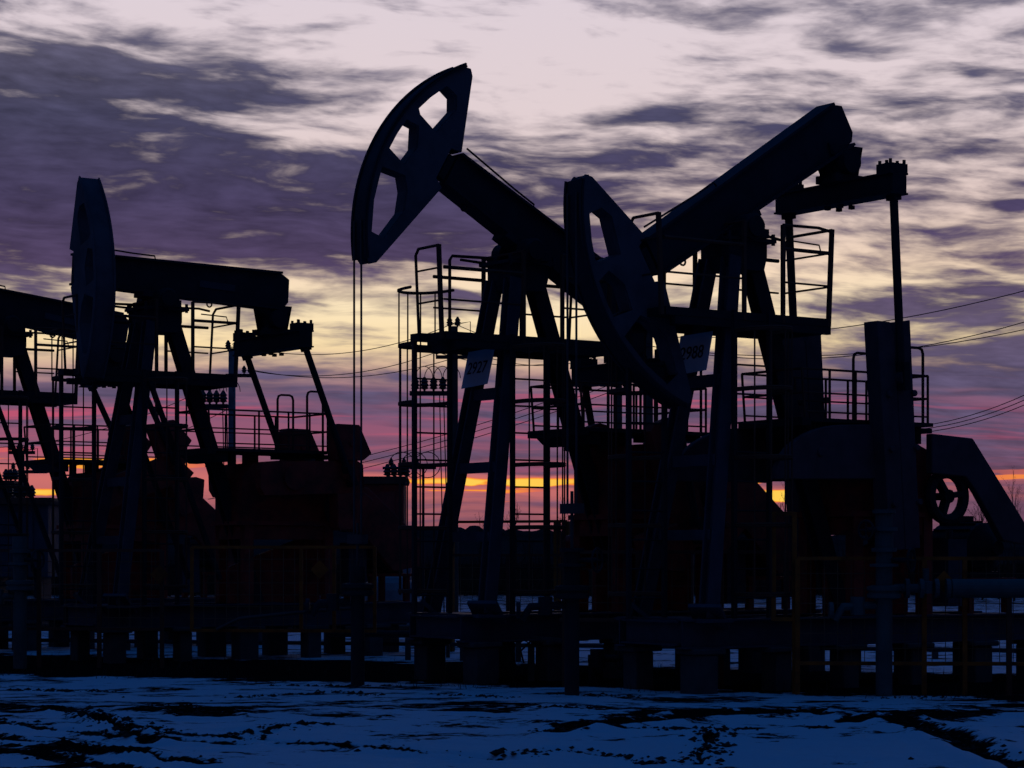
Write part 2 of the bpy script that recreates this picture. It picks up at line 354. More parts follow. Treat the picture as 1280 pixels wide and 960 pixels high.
for v in go.data.vertices:
    x, y = v.co.x, v.co.y; w_ = 0.
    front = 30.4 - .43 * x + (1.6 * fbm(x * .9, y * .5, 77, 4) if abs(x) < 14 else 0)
    if 12 < y < 27.5 and abs(x) < 12:
        w_ = .34 * rut_terms(x, y)[1] - .045
        w_ += .09 * max(0, min(1, (-x - .8) / 3)) * max(0, min(1, (20.5 - y) / 3))
        w_ -= .14 * math.exp(-((x - .2) / 1.5) ** 2 - ((y - 18.9) / 1.2) ** 2) + .2 * math.exp(-((x - 2.8) / 1.6) ** 2 - ((y - 19.6) / .9) ** 2)
        w_ += .10 * math.exp(-((y - 25.5) / 2.) ** 2)
    elif y <= 12: w_ = -.1
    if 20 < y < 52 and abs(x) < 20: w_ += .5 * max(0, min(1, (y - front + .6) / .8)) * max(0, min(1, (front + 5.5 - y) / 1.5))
    vals.append(w_)
at.data.foreach_set('value', vals)

def ridge(name, y0, y1, hmax, seed, x0, x1, n, teeth):
    m = MB(); rows = []
    for k, (yy, f) in enumerate(((y0, 0), ((y0 * 3 + y1) / 4, .55), ((y0 + y1) / 2, 1.), (y1, .0))):
        row = []
        for i in range(n):
            x = x0 + (x1 - x0) * i / (n - 1)
            h = hmax(x) * (.8 + .35 * fbm(x * .004, seed, 5)) * f
            if f == 1.: h += teeth * abs(fbm(x * .11, seed, 2, 5))
            row.append(m.bm.verts.new((x, yy + (6 * fbm(x * .02, k, 8) if f else 0), h - .5 * (f == 0))))
        rows.append(row)
    for j in range(3):
        for i in range(n - 1): m.bm.faces.new((rows[j][i], rows[j][i + 1], rows[j + 1][i + 1], rows[j + 1][i]))
    o = m.build(name, 'hill'); return struct(o)
ridge('hills', 560, 1000, lambda x: 9.5 + 5.5 * math.exp(-((x + 60) / 110) ** 2), 4.2, -900, 900, 1200, 6.)

# leafless scrub between the yard and the hills: a mass nobody could count
def scrub():
    m = MB(); rnd = random.Random(3)
    for i in range(5200):
        y = rnd.uniform(98, 150); x = rnd.uniform(-34, 34) * y / 110
        if fbm(x * .12, y * .08, 40) < -.10: continue
        h = rnd.uniform(.8, 2.3) * (1.25 + .7 * fbm(x * .07, y * .1, 44))
        lean = rnd.uniform(-.25, .25); w = rnd.uniform(.02, .045)
        for k in range(3):
            a = rnd.uniform(0, math.pi); hx = h * (.55 + .45 * rnd.random()); dx_ = lean + rnd.uniform(-.3, .3) * h
            b0 = Vector((x, y, -.1)); t = Vector((x + dx_, y + rnd.uniform(-.2, .2), hx)); s_ = Vector((math.cos(a), math.sin(a), 0)) * w
            m.bm.faces.new([m.bm.verts.new(q) for q in (b0 - s_, b0 + s_, t)])
    o = m.build('scrub', 'twig'); o['kind'] = 'stuff'; return o
scrub()

# clods of earth thrown up along the ruts: uncountable crumbs in one object
def clods():
    m = MB(); rnd = random.Random(11)
    for i in range(4200):
        if rnd.random() < .9:
            a, b_, w, d = rnd.choice(RUTS); t = rnd.random(); sp_ = rnd.gauss(0, .8) * w
            x = a[0] + (b_[0] - a[0]) * t + rnd.gauss(0, .1); y = a[1] + (b_[1] - a[1]) * t + sp_
        else:
            x = rnd.uniform(-8, 9); y = rnd.uniform(15.5, 27.3)
            if fbm(x * .8 + 4, y * 1.6, 17, 5) < .10: continue
        r = min(abs(rnd.gauss(0, .016)) + .008, .05) * (2 if rnd.random() < .006 else 1); z = ground_h(x, y) + r * .15
        vs = [m.bm.verts.new((x + r * rnd.uniform(.6, 1.4) * cx, y + r * rnd.uniform(.6, 1.4) * cy, z + r * rnd.uniform(.3, .7) * cz)) for cx, cy, cz in ((1, 0, 0), (0, 1, 0), (-1, 0, 0), (0, -1, 0), (.2, .1, 1), (0, 0, -1))]
        for k in range(4):
            m.bm.faces.new((vs[k], vs[(k + 1) % 4], vs[4])); m.bm.faces.new((vs[(k + 1) % 4], vs[k], vs[5]))
    o = m.build('earth_clods', 'soil'); o['kind'] = 'stuff'
clods()
# dead grass stems poking through the snow at the foot of the machines
def dry_grass():
    m = MB(); rnd = random.Random(5)
    for i in range(3200):
        x = rnd.uniform(-9, 8); f_ = 30.5 - .43 * x; y = f_ + rnd.uniform(-1.6, 4)
        if fbm(x * .7, y * .7, 61) < .02: continue
        h = rnd.uniform(.05, .22); z = ground_h(x, y) - .01; a = rnd.uniform(0, 6.28); w = .006
        p0 = Vector((x, y, z)); t = p0 + Vector((rnd.uniform(-.1, .1), rnd.uniform(-.1, .1), h)); e_ = Vector((math.cos(a), math.sin(a), 0)) * w
        m.bm.faces.new([m.bm.verts.new(q) for q in (p0 - e_, p0 + e_, t)])
    o = m.build('dry_grass', 'twig'); o['kind'] = 'stuff'
dry_grass()

# ------------------------------------------------------------------ pump jacks
HP = 5.89                       # height of the saddle bearing
RZ = math.atan2(-.5713, -.8207) # the heads point left and towards the road
def head_meshes():
    """Side plate with its openings, in the beam frame (x out along the beam, y up)."""
    def pol(r, a): return (r * math.cos(R(a)), r * math.sin(R(a)))
    arc = [pol(2.5, a) for a in range(-38, 39, 4)]
    outer = arc + [pol(2.46, 39.6), pol(2.36, 39.4), (1.46, .52), (1.62, .46), (1.62, -.02), (1.48, -.08)] + [pol(2.36, -39.4), pol(2.46, -39.6)]
    up = [pol(2.38, a) for a in (15, 21, 28.5)] + [(2.03, 1.14), (1.89, 1.12), (1.80, .96), (1.91, .50), (2.24, .56)]
    mid = [pol(2.41, a) for a in (-2.5, 3, 9)] + [(2.18, .42), (2.05, .16), (2.10, -.16)]
    dn = [pol(2.41, a) for a in (-30, -20, -9)] + [(2.03, -.27), (1.90, -.42), (1.80, -.69), (1.88, -1.17)]
    return outer, [up, mid, dn]
def make_head(parent, beam, T, swung=False):
    outer, holes = head_meshes(); hw = .115; fw = .17
    me = holed_plate(outer, holes, .03)
    a0 = 0.
    if not swung:                         # rotate with the beam about the saddle
        B = Matrix.Translation((0, 0, HP)) @ Matrix.Rotation(-(T + a0), 4, 'Y') @ Matrix(((1, 0, 0, 0), (0, 0, -1, 0), (0, 1, 0, 0), (0, 0, 0, 1)))
    else:                                 # swung a quarter turn aside about the hinge on the end of the beam
        B0 = Matrix.Translation((0, 0, HP)) @ Matrix.Rotation(-T, 4, 'Y') @ Matrix(((1, 0, 0, 0), (0, 0, -1, 0), (0, 1, 0, 0), (0, 0, 0, 1)))
        hinge = Vector((1.46, .16, 0))
        B = Matrix.Translation(hinge) @ Matrix.Rotation(R(88), 4, 'Z') @ Matrix.Translation(-Vector((1.42, 0, 0))) @ B0
    root = MB()
    for s in (-1, 1): root.mesh_of(me, B @ Matrix.Translation((0, 0, s * hw)))
    P = lambda x, y, z: B @ Vector((x, y, z))
    def lip(pts, wdt, thick):             # plates running between the two sides, along a polyline in the side plane
        for p, q in zip(pts, pts[1:]):
            root.prism([(0, -thick / 2), (1, -thick / 2), (1, thick / 2), (0, thick / 2)], P(p[0], p[1], 0), (P(*q, 0) - P(*p, 0)),
                       (P(p[0] - (q[1] - p[1]), p[1] + (q[0] - p[0]), 0) - P(*p, 0)).normalized(), wdt)
    for h in holes: lip(h[2:], 2 * hw - .03, .02)
    k_ = len(outer)
    lip([outer[k_ - 7], outer[k_ - 6]], 2 * hw - .03, .02); lip([outer[k_ - 3], outer[k_ - 2]], 2 * hw - .03, .02)
    hd = root.build('horsehead', 'head', parent, bevel=0)
    f = MB()
    arcp = [(2.525 * math.cos(R(a)), 2.525 * math.sin(R(a))) for a in [x * .5 for x in range(-76, 77, 4)]]
    Bq = []
    for (x, y) in arcp:
        k = 2.495 / 2.525
        Bq.append([f.bm.verts.new(P(x * kk, y * kk, z)) for kk, z in ((k, -fw), (1, -fw), (1, fw), (k, fw))])
    for a_, b_ in zip(Bq, Bq[1:]):
        for i in range(4): f.bm.faces.new((a_[i], a_[(i + 1) % 4], b_[(i + 1) % 4], b_[i]))
    f.bm.faces.new(Bq[0]); f.bm.faces.new(Bq[-1][::-1])
    # two guide rims standing on the edges of the face and the rope anchor at its top
    for s in (-1, 1): f.tube([P(x * 1.006, y * 1.006, s * (fw - .01)) for x, y in arcp], .018, 4)
    f.build('arc_face', 'beam' if not swung else 'head', hd)
    an = MB(); xa, ya = arcp[-1]
    an.bar(P(xa * .965, ya * .965, -hw), P(xa * .965, ya * .965, hw), .09, .14, (P(1, 0, 0) - P(0, 0, 0))); an.build('rope_anchor', 'dark', hd)
    # hinge strap that holds the head to the beam
    hs = MB()
    hs.bar(P(1.54, .40, 0), P(1.54, .04, 0), .20, .10, (P(1, 0, 0) - P(0, 0, 0))); hs.build('hinge_plate', 'dark', hd)
    return hd

def rail_poly(m, pts, r=.02, n=6): m.tube(pts, r, n)
def cage_ladder(root, v, u0, u1, side, z0, z1, hoops, name='caged_ladder', flare=0.):
    """rails at u0 and u1 on the line y=v; hoops bulge towards y = side."""
    l = MB()
    for u in (u0, u1): l.bar((u, v, z0), (u, v, z1), .055, .055)
    z = z0 + .25
    while z < z1 - .35: l.tube([(u0, v, z), (u1, v, z)], .013, 5); z += .36
    o = l.build('caged_ladder', 'dark', root)
    c = MB(); um, hwid, dep = (u0 + u1) / 2, (u1 - u0) / 2, .62
    def arcpt(t): return um - math.cos(t) * (hwid + .06 * math.sin(t)), v + side * dep * math.sin(t) ** .8
    for z in hoops:
        pts = [(arcpt(math.pi * k / 14)[0], arcpt(math.pi * k / 14)[1], z) for k in range(15)]
        for dzz in (-.012, .012): c.tube([(x, y, zz + dzz) for x, y, zz in pts], .017, 5)
    for t in (.55, 1.05, 1.57, 2.09, 2.6):
        x, y = arcpt(t); c.tube([(x, y, min(hoops) - .05), (x, y, max(hoops) + .02)], .011, 5)
    c.build('safety_cage', 'rust', o)
    return o
def gallery(root, dz=0., extra=True):
    zt = 4.62 + dz
    g = MB()
    g.box((-1.2, .10, zt - .10), (1.5, .5, zt)).box((1.15, -.12, zt - .10), (1.66, .10, zt - .003)).box((-1.2, -.5, zt - .10), (1.15, .10, zt - .003))
    for u in (-1.15, .0, 1.1): g.box((u - .04, -.48, zt - .19), (u + .04, .48, zt - .10))
    for v in (-.46, .46): g.box((-1.2, v - .035, zt - .2), (1.35, v + .035, zt - .102))
    gal = g.build('gallery', 'dark', root)
    r = MB()
    def end_panel(u, ln, v0, v1, hgt):
        a0, b0 = Vector((u, v0, zt)), Vector((u, v1, zt)); a1, b1 = a0 + Vector((ln, 0, hgt)), b0 + Vector((ln, 0, hgt))
        c1 = a1 + (b1 - a1) * .12
        r.tube([a0, a1 - Vector((0, 0, .08)), c1 + Vector((0, 0, .0))], .02, 6); r.tube([c1, b1], .02, 6)
        r.bar(b0 - Vector((0, 0, .1)), b1 + Vector((0, 0, .01)), .05, .05)
        for f in (.36, .74): r.tube([a0 + (a1 - a0) * f, b0 + (b1 - b0) * f], .014, 5)
    end_panel(1.55, .05, -.08, .48, 1.12)
    end_panel(-1.17, -.06, -.42, .48, 1.14)
    for v in (-.48, .48):                 # handrails along both sides, broken where the beam swings
        for (u0, u1) in ((1.52 if v > 0 else 1.06, .24), (-.40, -1.17)):
            r.tube([(u0, v, zt + .84), (u1, v, zt + .84)], .026, 6); r.tube([(u0, v, zt + .42), (u1, v, zt + .42)], .014, 5)
            r.bar((u1 if u1 > 0 else u0, v, zt - .1), (u1 if u1 > 0 else u0, v, zt + 1.14), .045, .045)
        r.tube([(-.40, v, zt + 1.14), (-1.0, v, zt + 1.15), (-1.2, v, zt + 1.12)], .02, 6)
    if extra:
        r.tube([(.24, .48, zt + 1.14), (.24, .0, zt + 1.14), (.24, -.47, zt + 1.12)], .018, 6)
        r.tube([(-.55, .48, zt + .95), (-1.0, .49, zt + .93), (-1.03, .49, zt + .84)], .011, 5)
        r.tube([(.62, -.48, zt + 1.1), (.2, -.49, zt + 1.08), (-.1, -.49, zt + 1.06)], .02, 6)
    r.build('guard_rail', 'rust', gal)
    cage_ladder(root, -.08, 1.06, 1.62, -1, .9, zt + .0, [1.2, 2.05, 2.9, 3.72, 4.5])
    # climbing rails rise past the deck to the hoop above it
    h = MB()
    h.tube([(1.06, -.08, zt), (1.06, -.08, zt + 1.02), (1.02, -.08, zt + 1.08), (.24, -.10, zt + 1.10)], .022, 6)
    um = 1.34
    h.tube([(um - math.cos(math.pi * k / 14) * .34, -.08 - .62 * math.sin(math.pi * k / 14) ** .8, zt + .62) for k in range(15)], .022, 5)
    for t in (.55, 1.05, 1.57, 2.4): h.tube([(um - math.cos(t) * .33, -.08 - .61 * math.sin(t) ** .8, zt + .62), (um - math.cos(t) * .33, -.08 - .61 * math.sin(t) ** .8, zt - .15)], .011, 5)
    h.build('cage_rail', 'rust', gal)
    cage_ladder(root, .62, -.05, .52, 1, .9, zt + .0, [1.2, 2.05, 2.88, 3.72, 4.45])
    return gal

def pump_jack(name, label, loc, T, crank_a, number=None, swung=False, gdz=0., variant='plain', crank_mat='crank', rope_to=1.6):
    p = thing('pump_jack', label, 'pump jack', (loc[0], loc[1], 0), RZ, 'pump jacks in a row across the yard')
    # --- skid
    b = MB()
    for v in (-.62, .62): b.ibeam((1.35, v, .72), (-5.0, v, .72), .22, .36)
    for u in (1.28, .3, -.8, -1.8, -2.8, -3.9, -4.9): b.ibeam((u, -.56, .73), (u, .56, .73), .18, .30)
    b.box((1.22, -.85, .86), (.72, .85, .905)); b.box((-1.55, -.45, .902), (-2.05, .45, .915))
    b.build('base_frame', 'blue', p)
    # --- post
    front_top, front_bot, rear_top, rear_bot = .235, .974, -.27, -1.807
    for s in (-1, 1):
        l = MB(); l.ibeam((front_bot, s * .668, .90), (front_top, s * .22, 5.42), .18, .19, (0, 1, 0), .03); l.bar((front_bot, s * .668, .91), (front_bot - .03, s * .65, .95), .42, .42); l.build('post_leg', 'blue', p)
    l = MB(); l.ibeam((rear_bot, 0, .9), (rear_top, 0, 5.42), .22, .20, (0, 1, 0), .03); l.build('post_leg', 'beam', p)
    for h, d in ((3.86, .15), (2.86, .14), (1.93, .13)):
        t = (5.42 - h) / 4.52; u = front_top + (front_bot - front_top) * t; v = .22 + .448 * t
        c = MB(); c.bar((u, -v, h), (u, v, h), .1, d); c.build('cross_member', 'blue', p)
    hd = MB()
    hd.prism([(-.26, 5.27), (.26, 5.27), (.31, 5.44), (.31, 5.62), (-.31, 5.62), (-.31, 5.44)], (0, 0, 0), UX, UZ, .56)
    hd.box((-.40, -.36, 5.62), (.40, .36, 5.665))
    for u in (-.36, .36):
        for v in (-.30, 0, .34): hd.lathe((u, v, 5.59), UZ, [(0, .025), (.14, .025)], 6)
    hd.build('post_head', 'beam', p)
    for s in (-1, 1):
        q = MB(); q.lathe((0, s * .20, 5.80), (0, s, 0), [(0, .17), (.20, .17), (.22, .13), (.25, .13)], 20); q.box((-.24, s * .20, 5.667), (.24, s * .40, 5.78)); q.build('saddle_bearing', 'dark', p)
    # --- walking beam (local frame along the beam)
    BM = Matrix.Translation((0, 0, HP)) @ Matrix.Rotation(-T, 4, 'Y')
    w = MB()
    prof = [(1.45, .02), (1.45, .47), (-2.22, .60), (-2.36, .52), (-2.36, .14), (-2.28, .04), (-1.2, .02)]
    w.prism([(x, y) for x, y in prof], BM @ Vector((0, 0, 0)), BM.to_3x3() @ UX, BM.to_3x3() @ UZ, .20)
    for zf, u0, u1 in ((.485, 1.45, -2.2), (.012, 1.45, -2.26)):
        dzf = .13 if zf > .3 else 0.
        w.bar(BM @ Vector((u0, 0, zf)), BM @ Vector((u1, 0, zf + dzf)), .34, .035, BM.to_3x3() @ UZ)
    for u in (1.2, .5, -.3, -1.0, -1.6): w.bar(BM @ Vector((u, 0, .03)), BM @ Vector((u, 0, .47)), .02, .33, UX)
    w.bar(BM @ Vector((.32, 0, -.02)), BM @ Vector((-.32, 0, -.02)), .36, .10, BM.to_3x3() @ UZ)
    wb = w.build('walking_beam', 'beam', p)
    k = MB()                                # lifting rod lying along the top, lugs beneath
    k.tube([BM @ Vector((x, .1, z)) for x, z in ((1.4, .62), (.5, .60), (.12, .605), (.10, .53))], .014, 5); k.build('grab_rod', 'dark', wb)
    k = MB()
    for u in (-.95, 1.0): k.tube([BM @ Vector((u + .045 * math.cos(a), 0, -.045 + .045 * math.sin(a))) for a in [i * math.pi / 5 for i in range(10)]], .014, 5, True)
    k.build('lifting_eye', 'dark', wb)
    if swung and number is None:
        k = MB(); k.box((-1.35, .101, .20), (-.70, .112, .31)); pl = k.build('faded_plate', 'box', wb)
        for v_ in pl.data.vertices: v_.co = BM @ v_.co
    make_head(p, wb, T, swung)
    # --- equaliser
    tail = BM @ Vector((-2.12, 0, .03)); ez = tail.z - .58
    e = MB(); tu = tail.x
    e.prism([(-.30, .03), (.30, .03), (.26, -.10), (.15, -.16), (.13, -.30), (.20, -.40), (.20, -.46), (-.20, -.46), (-.20, -.40), (-.13, -.30), (-.15, -.16), (-.26, -.10)], tail, UX, UZ, .26)
    e.lathe((tu, -.26, tail.z - .20), UY, [(0, .15), (.52, .15)], 18)
    for s in (-1, 1): e.box((tu - .24, s * .16 - .03, tail.z - .462), (tu + .24, s * .16 + .03, tail.z - .36))
    e.build('equalizer_bearing', 'dark', p)
    e = MB(); e.box((tu - .12, -1.12, ez - .13), (tu + .12, 1.12, ez + .10))
    for z in (-.142, .112): e.box((tu - .15, -1.12, ez + z - .012), (tu + .15, 1.12, ez + z + .012))
    for u in (-.1, .1):
        for v in (-.14, .1): e.box((tu + u - .03, v, ez - .22), (tu + u + .03, v + .06, ez - .17))
    eq = e.build('equalizer', 'dark', p)
    for s in (-1, 1):
        e = MB(); e.box((tu - .15, s * .98 - .13, ez + .124), (tu + .15, s * .98 + .13, ez + .24))
        for u in (-.12, 0, .12):
            for v in (-.12, .12): e.lathe((tu + u, s * .98 + v * .8, ez + .24), UZ, [(0, .022), (.05 + .02 * math.sin(u * 90 + v * 40), .022)], 6)
        e.build('bearing_cap', 'dark', eq)
    # --- gear unit, cranks, pitmans
    sx, sz = -2.02, 2.95
    g = MB()
    gf = -1.55 if variant == 'upright' else -1.3
    g.prism([(gf, 2.25), (gf, 2.95), (gf - .2, 3.2), (-2.45, 3.26), (-3.0, 3.05), (-3.05, 2.25)], (0, 0, 0), UX, UZ, .95)
    g.box((gf + .05, -.55, 2.18), (-3.1, .55, 2.25)); g.lathe((sx, -.78, sz), UY, [(0, .16), (1.56, .16)], 18); g.lathe((sx, -.55, sz), UY, [(0, .3), (1.1, .3)], 20)
    g.box((-1.6, -.1, 3.2), (-1.8, .1, 3.36))
    gu = g.build('gearbox', 'red', p)
    g = MB()
    for u in (gf - .1, -2.9):
        for v in (-.45, .45): g.bar((u, v, .9), (u, v, 2.18), .16, .16)
    g.prism([(gf, .9), (gf, 1.5), (-3.0, 2.1), (-3.0, .9)], (0, 0, 0), UX, UZ, .1); g.box((gf - .02, -.5, 1.95), (-2.85, .5, 2.17))
    g.build('gearbox_stand', 'red', p)
    ca = R(crank_a); cd = Vector((-math.cos(ca), 0, math.sin(ca))); cn = Vector((math.sin(ca), 0, math.cos(ca)))   # angle from the tail side, upwards
    for s in (-1, 1):
        o = Vector((sx, s * .82, sz)); k = MB()
        if variant == 'upright':
            k.prism([(-.42, -.20), (-.42, .20), (1.15, .22), (1.15, -.22)], o, cd, cn, .16)
        else:
            k.prism([(-.55, -.27), (-.62, -.15), (-.62, .15), (-.55, .27), (1.20, .27), (1.32, .20), (1.20, 0), (1.32, -.20), (1.20, -.27)], o, cd, cn, .18)
        k.lathe(o - Vector((0, .14, 0)), UY, [(0, .20), (.28, .20)], 20)
        pin = o + cd * 1.0
        k.lathe(pin + Vector((0, s * -.1, 0)), (0, s, 0), [(0, .09), (.36, .09)], 14)
        ck = k.build('crank', crank_mat, p)
        if variant == 'upright':            # long counterweight slabs bolted on both edges of the crank, open notch at the top
            for sg in (-1, 1):
                q = MB(); q.prism([(-1.2, sg * .002), (1.54, sg * .002), (1.72, sg * .065), (1.74, sg * .29), (-1.2, sg * .27)][::sg], o + cn * .05 + Vector((0, s * .02, 0)), cd, cn, .26)
                for t_ in (-.6, .1, .8): q.lathe(o + cd * t_ + cn * sg * .22 - Vector((0, .16, 0)), UY, [(0, .045), (.36, .045)], 8)
                q.build('counterweight', crank_mat, ck, bevel=.01)
        else:
            for sg in (-1, 1):
                q = MB(); q.prism([(.78, sg * .27), (1.30, sg * .27), (1.46, sg * .38), (1.24, sg * .86), (.82, sg * .88), (.77, sg * .82)][::sg], o, cd, cn, .30)
                q.lathe(o + cd * 1.08 + cn * sg * .55 - Vector((0, .18, 0)), UY, [(0, .05), (.36, .05)], 8)
                q.build('counterweight', crank_mat, ck, bevel=.012)
        q = MB(); top = Vector((tu, s * 1.0, ez)); pb = pin + Vector((0, s * .18, 0)); d_ = (pb - top).normalized()
        q.tube([top + d_ * .1, pb - d_ * .15], .055, 10); q.bar(pb - d_ * .2, pb + d_ * .16, .10, .22, UY); q.bar(top, top + d_ * .22, .12, .16, UY)
        q.build('pitman_arm', 'dark', p)
    # --- service deck on the gear unit
    dk = MB(); zt = 3.42
    dk.box((-.75, -.62, zt - .05), (-2.9, .62, zt)); dk.box((-.6, -.62, zt - .10), (-.75, .62, zt - .0))
    dk.prism([(-.6, zt - .02), (-.85, zt - .22), (-1.0, zt - .22), (-1.0, zt - .05), (-.8, zt - .052)], (0, 0, 0), UX, UZ, 1.1)
    for u in (-1.15, -2.8):
        for v in (-.4, .4): dk.box((u - .05, v - .05, 3.15), (u + .05, v + .05, zt - .051))
    dk.box((-2.3, -.4, zt - .12), (-3.1, .4, zt - .055))
    de = dk.build('service_deck', 'dark', p)
    r = MB()
    us = [-.68, -1.1, -1.55, -2.1, -2.5, -2.84]
    for v in (-.58, .58):
        for u in us: r.bar((u, v, zt), (u + (.05 if u == us[0] else 0), v, zt + .62), .024, .024)
        r.tube([(us[0] + .05, v, zt + .62), (us[-1], v, zt + .62)], .016, 6); r.tube([(us[0], v, zt + .32), (us[-1], v, zt + .32)], .012, 5); r.tube([(us[0], v, zt + .08), (us[-1], v, zt + .08)], .012, 5)
    for u in (us[0], us[-1]):
        for z in (.32, .62): r.tube([(u + (.05 if u == us[0] else 0) * z / .62, -.58, zt + z), (u + (.05 if u == us[0] else 0) * z / .62, .58, zt + z)], .018, 6)
    for v in (-.42, .58):
        r.tube([(-2.45, v, zt), (-2.45, v, zt + .90), (-2.47, v, zt + .96), (-2.52, v, zt + .98), (-2.68, v, zt + .98), (-2.73, v, zt + .96), (-2.75, v, zt + .90), (-2.75, v, zt)], .02, 6)
    r.build('guard_rail', 'rust', de)
    # --- drive: motor, pulley, belt guard
    m = MB(); m.lathe((-4.15, -.45, 1.78), UY, [(0, .30), (.06, .34), (.80, .34), (.86, .26), (1.0, .10), (1.05, .10)], 24)
    for i in range(16):
        a = i * math.pi / 8; m.bar((-4.15 + .34 * math.cos(a), -.36, 1.78 + .34 * math.sin(a)), (-4.15 + .34 * math.cos(a), .30, 1.78 + .34 * math.sin(a)), .02, .06, (math.cos(a), 0, math.sin(a)))
    m.box((-3.85, -.40, 1.38), (-4.45, .36, 1.46)); m.box((-4.3, -.3, 2.08), (-4.0, 0, 2.22))
    mo = m.build('electric_motor', 'dark', p)
    m = MB()
    for u in (-3.8, -4.5):
        for v in (-.4, .4): m.bar((u, v, .9), (u, v, 1.38), .09, .09)
    m.box((-3.7, -.5, 1.33), (-4.6, .5, 1.379)); m.build('motor_stand', 'red', p)
    m = MB(); cx, cz, v0 = -3.15, 2.46, .62
    m.tube([(cx + .31 * math.cos(a), v0, cz + .31 * math.sin(a)) for a in [i * math.pi / 18 for i in range(36)]], .075, 8, True)
    for i in range(3):
        a = i * 2 * math.pi / 3 + .9; m.bar((cx, v0, cz), (cx + .30 * math.cos(a), v0, cz + .30 * math.sin(a)), .07, .12, UY)
    m.lathe((cx, -.1, cz), UY, [(0, .05), (.66, .05), (.68, .09), (.78, .09)], 12)
    m.build('pulley', 'dark', p)
    if variant == 'upright':
        m = MB(); m.prism([(-2.72, 3.27), (-3.48, 3.23), (-4.60, 1.98), (-4.60, 1.80), (-4.05, 1.88), (-3.55, 2.52), (-3.35, 2.72), (-2.72, 2.75)], (0, .72, 0), UX, UZ, .12); m.build('belt_guard', crank_mat, p, bevel=.012)
        for vv, uf, ub in ((.72, -.02, -1.75), (-.62, .52, -1.5)):      # rounded gear covers, one on each side
            rx = 1.25; pts = [(uf - rx + rx * math.cos(a), 2.62 + .72 * math.sin(a)) for a in [math.pi / 2 * i / 14 for i in range(15)]] + [(ub, 3.36), (ub, 2.66)]
            m = MB(); m.prism(pts, (0, vv, 0), UX, UZ, .10); m.lathe((uf - .75, vv - .08, 2.98), UY, [(0, .06), (.16, .06)], 10); m.build('gear_cover', crank_mat, p, bevel=.01)
    else:
        m = MB(); m.prism([(-2.9, 2.86), (-3.5, 2.82), (-4.55, 1.95), (-4.52, 1.5), (-4.0, 1.42), (-3.4, 2.05), (-2.85, 2.12)], (0, .74, 0), UX, UZ, .12); m.build('belt_guard', crank_mat, p, bevel=.012)
    c = MB(); c.box((-3.3, .2, 1.0), (-3.65, .5, 1.9)); c.lathe((-3.48, .34, 1.9), UZ, [(0, .05), (.12, .05)], 8); c.build('brake_cabinet', 'box', p)
    gallery(p, gdz)
    # --- rope and polished rod
    if not swung:
        rp = MB(); zt_ = HP + .15
        for v in (-.09, .09): rp.tube([(2.545, v, zt_), (2.545, v, rope_to + .35)], .014, 6)
        rp.box((2.545 - .05, -.18, rope_to + .28), (2.545 + .05, .18, rope_to + .40))
        rp.build('bridle', 'rope', p)
        rp = MB(); rp.tube([(2.545, 0, rope_to + .55), (2.545, 0, rope_to - .45)], .02, 8); rp.build('polished_rod', 'rope', p)
    else:
        st = MB()                          # stays braced down from the gallery on both sides
        for v in (-.55, .55): st.bar((.42, v, 4.52), (-.85, v, 1.3), .07, .07)
        st.build('gallery_stay', 'dark', p)
    if number:
        dcy = .0
        sl = .02 if number == '2988' else .055
        s_ = MB(); t0 = (5.42 - 4.46) / 4.52; t1 = (5.42 - 3.96) / 4.52
        uA, uB = front_top + .739 * t0 + .16, front_top + .739 * t1 + .16
        V = [s_.bm.verts.new(q) for q in ((uB, -.39 - sl, 3.955), (uB, .225 - sl * .8, 3.985), (uA, .24, 4.47), (uA, -.39, 4.455))]
        fr = s_.bm.faces.new(V); ex = bmesh.ops.extrude_face_region(s_.bm, geom=[fr])
        bmesh.ops.translate(s_.bm, verts=[v for v in ex['geom'] if isinstance(v, bmesh.types.BMVert)], vec=(-.012, 0, -.002))
        sg = s_.build('number_plate', 'sign', p)
        me = lettering(number, .235, 'number')
        yv = Vector((uA - uB, .0, .50)).normalized(); xv = Vector((0, 1, .02)).normalized(); sh = Vector((uA - uB, sl, .50)).normalized()
        Mx = Matrix.Identity(4)
        org = Vector(((uA + uB) / 2 + .006, -.11, 4.215))
        zv = xv.cross(yv).normalized()
        for i in range(3): Mx[i][0] = xv[i]; Mx[i][1] = sh[i]; Mx[i][2] = zv[i]; Mx[i][3] = org[i]
        me.transform(Mx); me.materials.append(MT['ink'])
        lo = bpy.data.objects.new('number', me); C.objects.link(lo); lo.parent = sg
    return p
PJ = dict(M=(.08, 31.51), R=(2.81, 29.24), L=(-5.73, 37.25), K=(-9.12, 41.45))
pump_jack('pump_jack', 'pump jack with number plate 2988, nose tilted low and tail high, nearest on the right', PJ['R'], R(-31), 94, '2988', gdz=.08, variant='upright', rope_to=1.9)
pump_jack('pump_jack', 'pump jack with number plate 2927 and its horsehead raised high against the sky', PJ['M'], R(30), 289, '2927', rope_to=1.55, crank_mat='red')
pump_jack('pump_jack', 'pump jack without number, level beam and horsehead swung aside, left of centre', PJ['L'], R(3), 2, None, swung=True, crank_mat='red')
pump_jack('pump_jack', 'farthest pump jack, cut off by the left edge of the photo', PJ['K'], R(9), 20, None, swung=True, crank_mat='red')

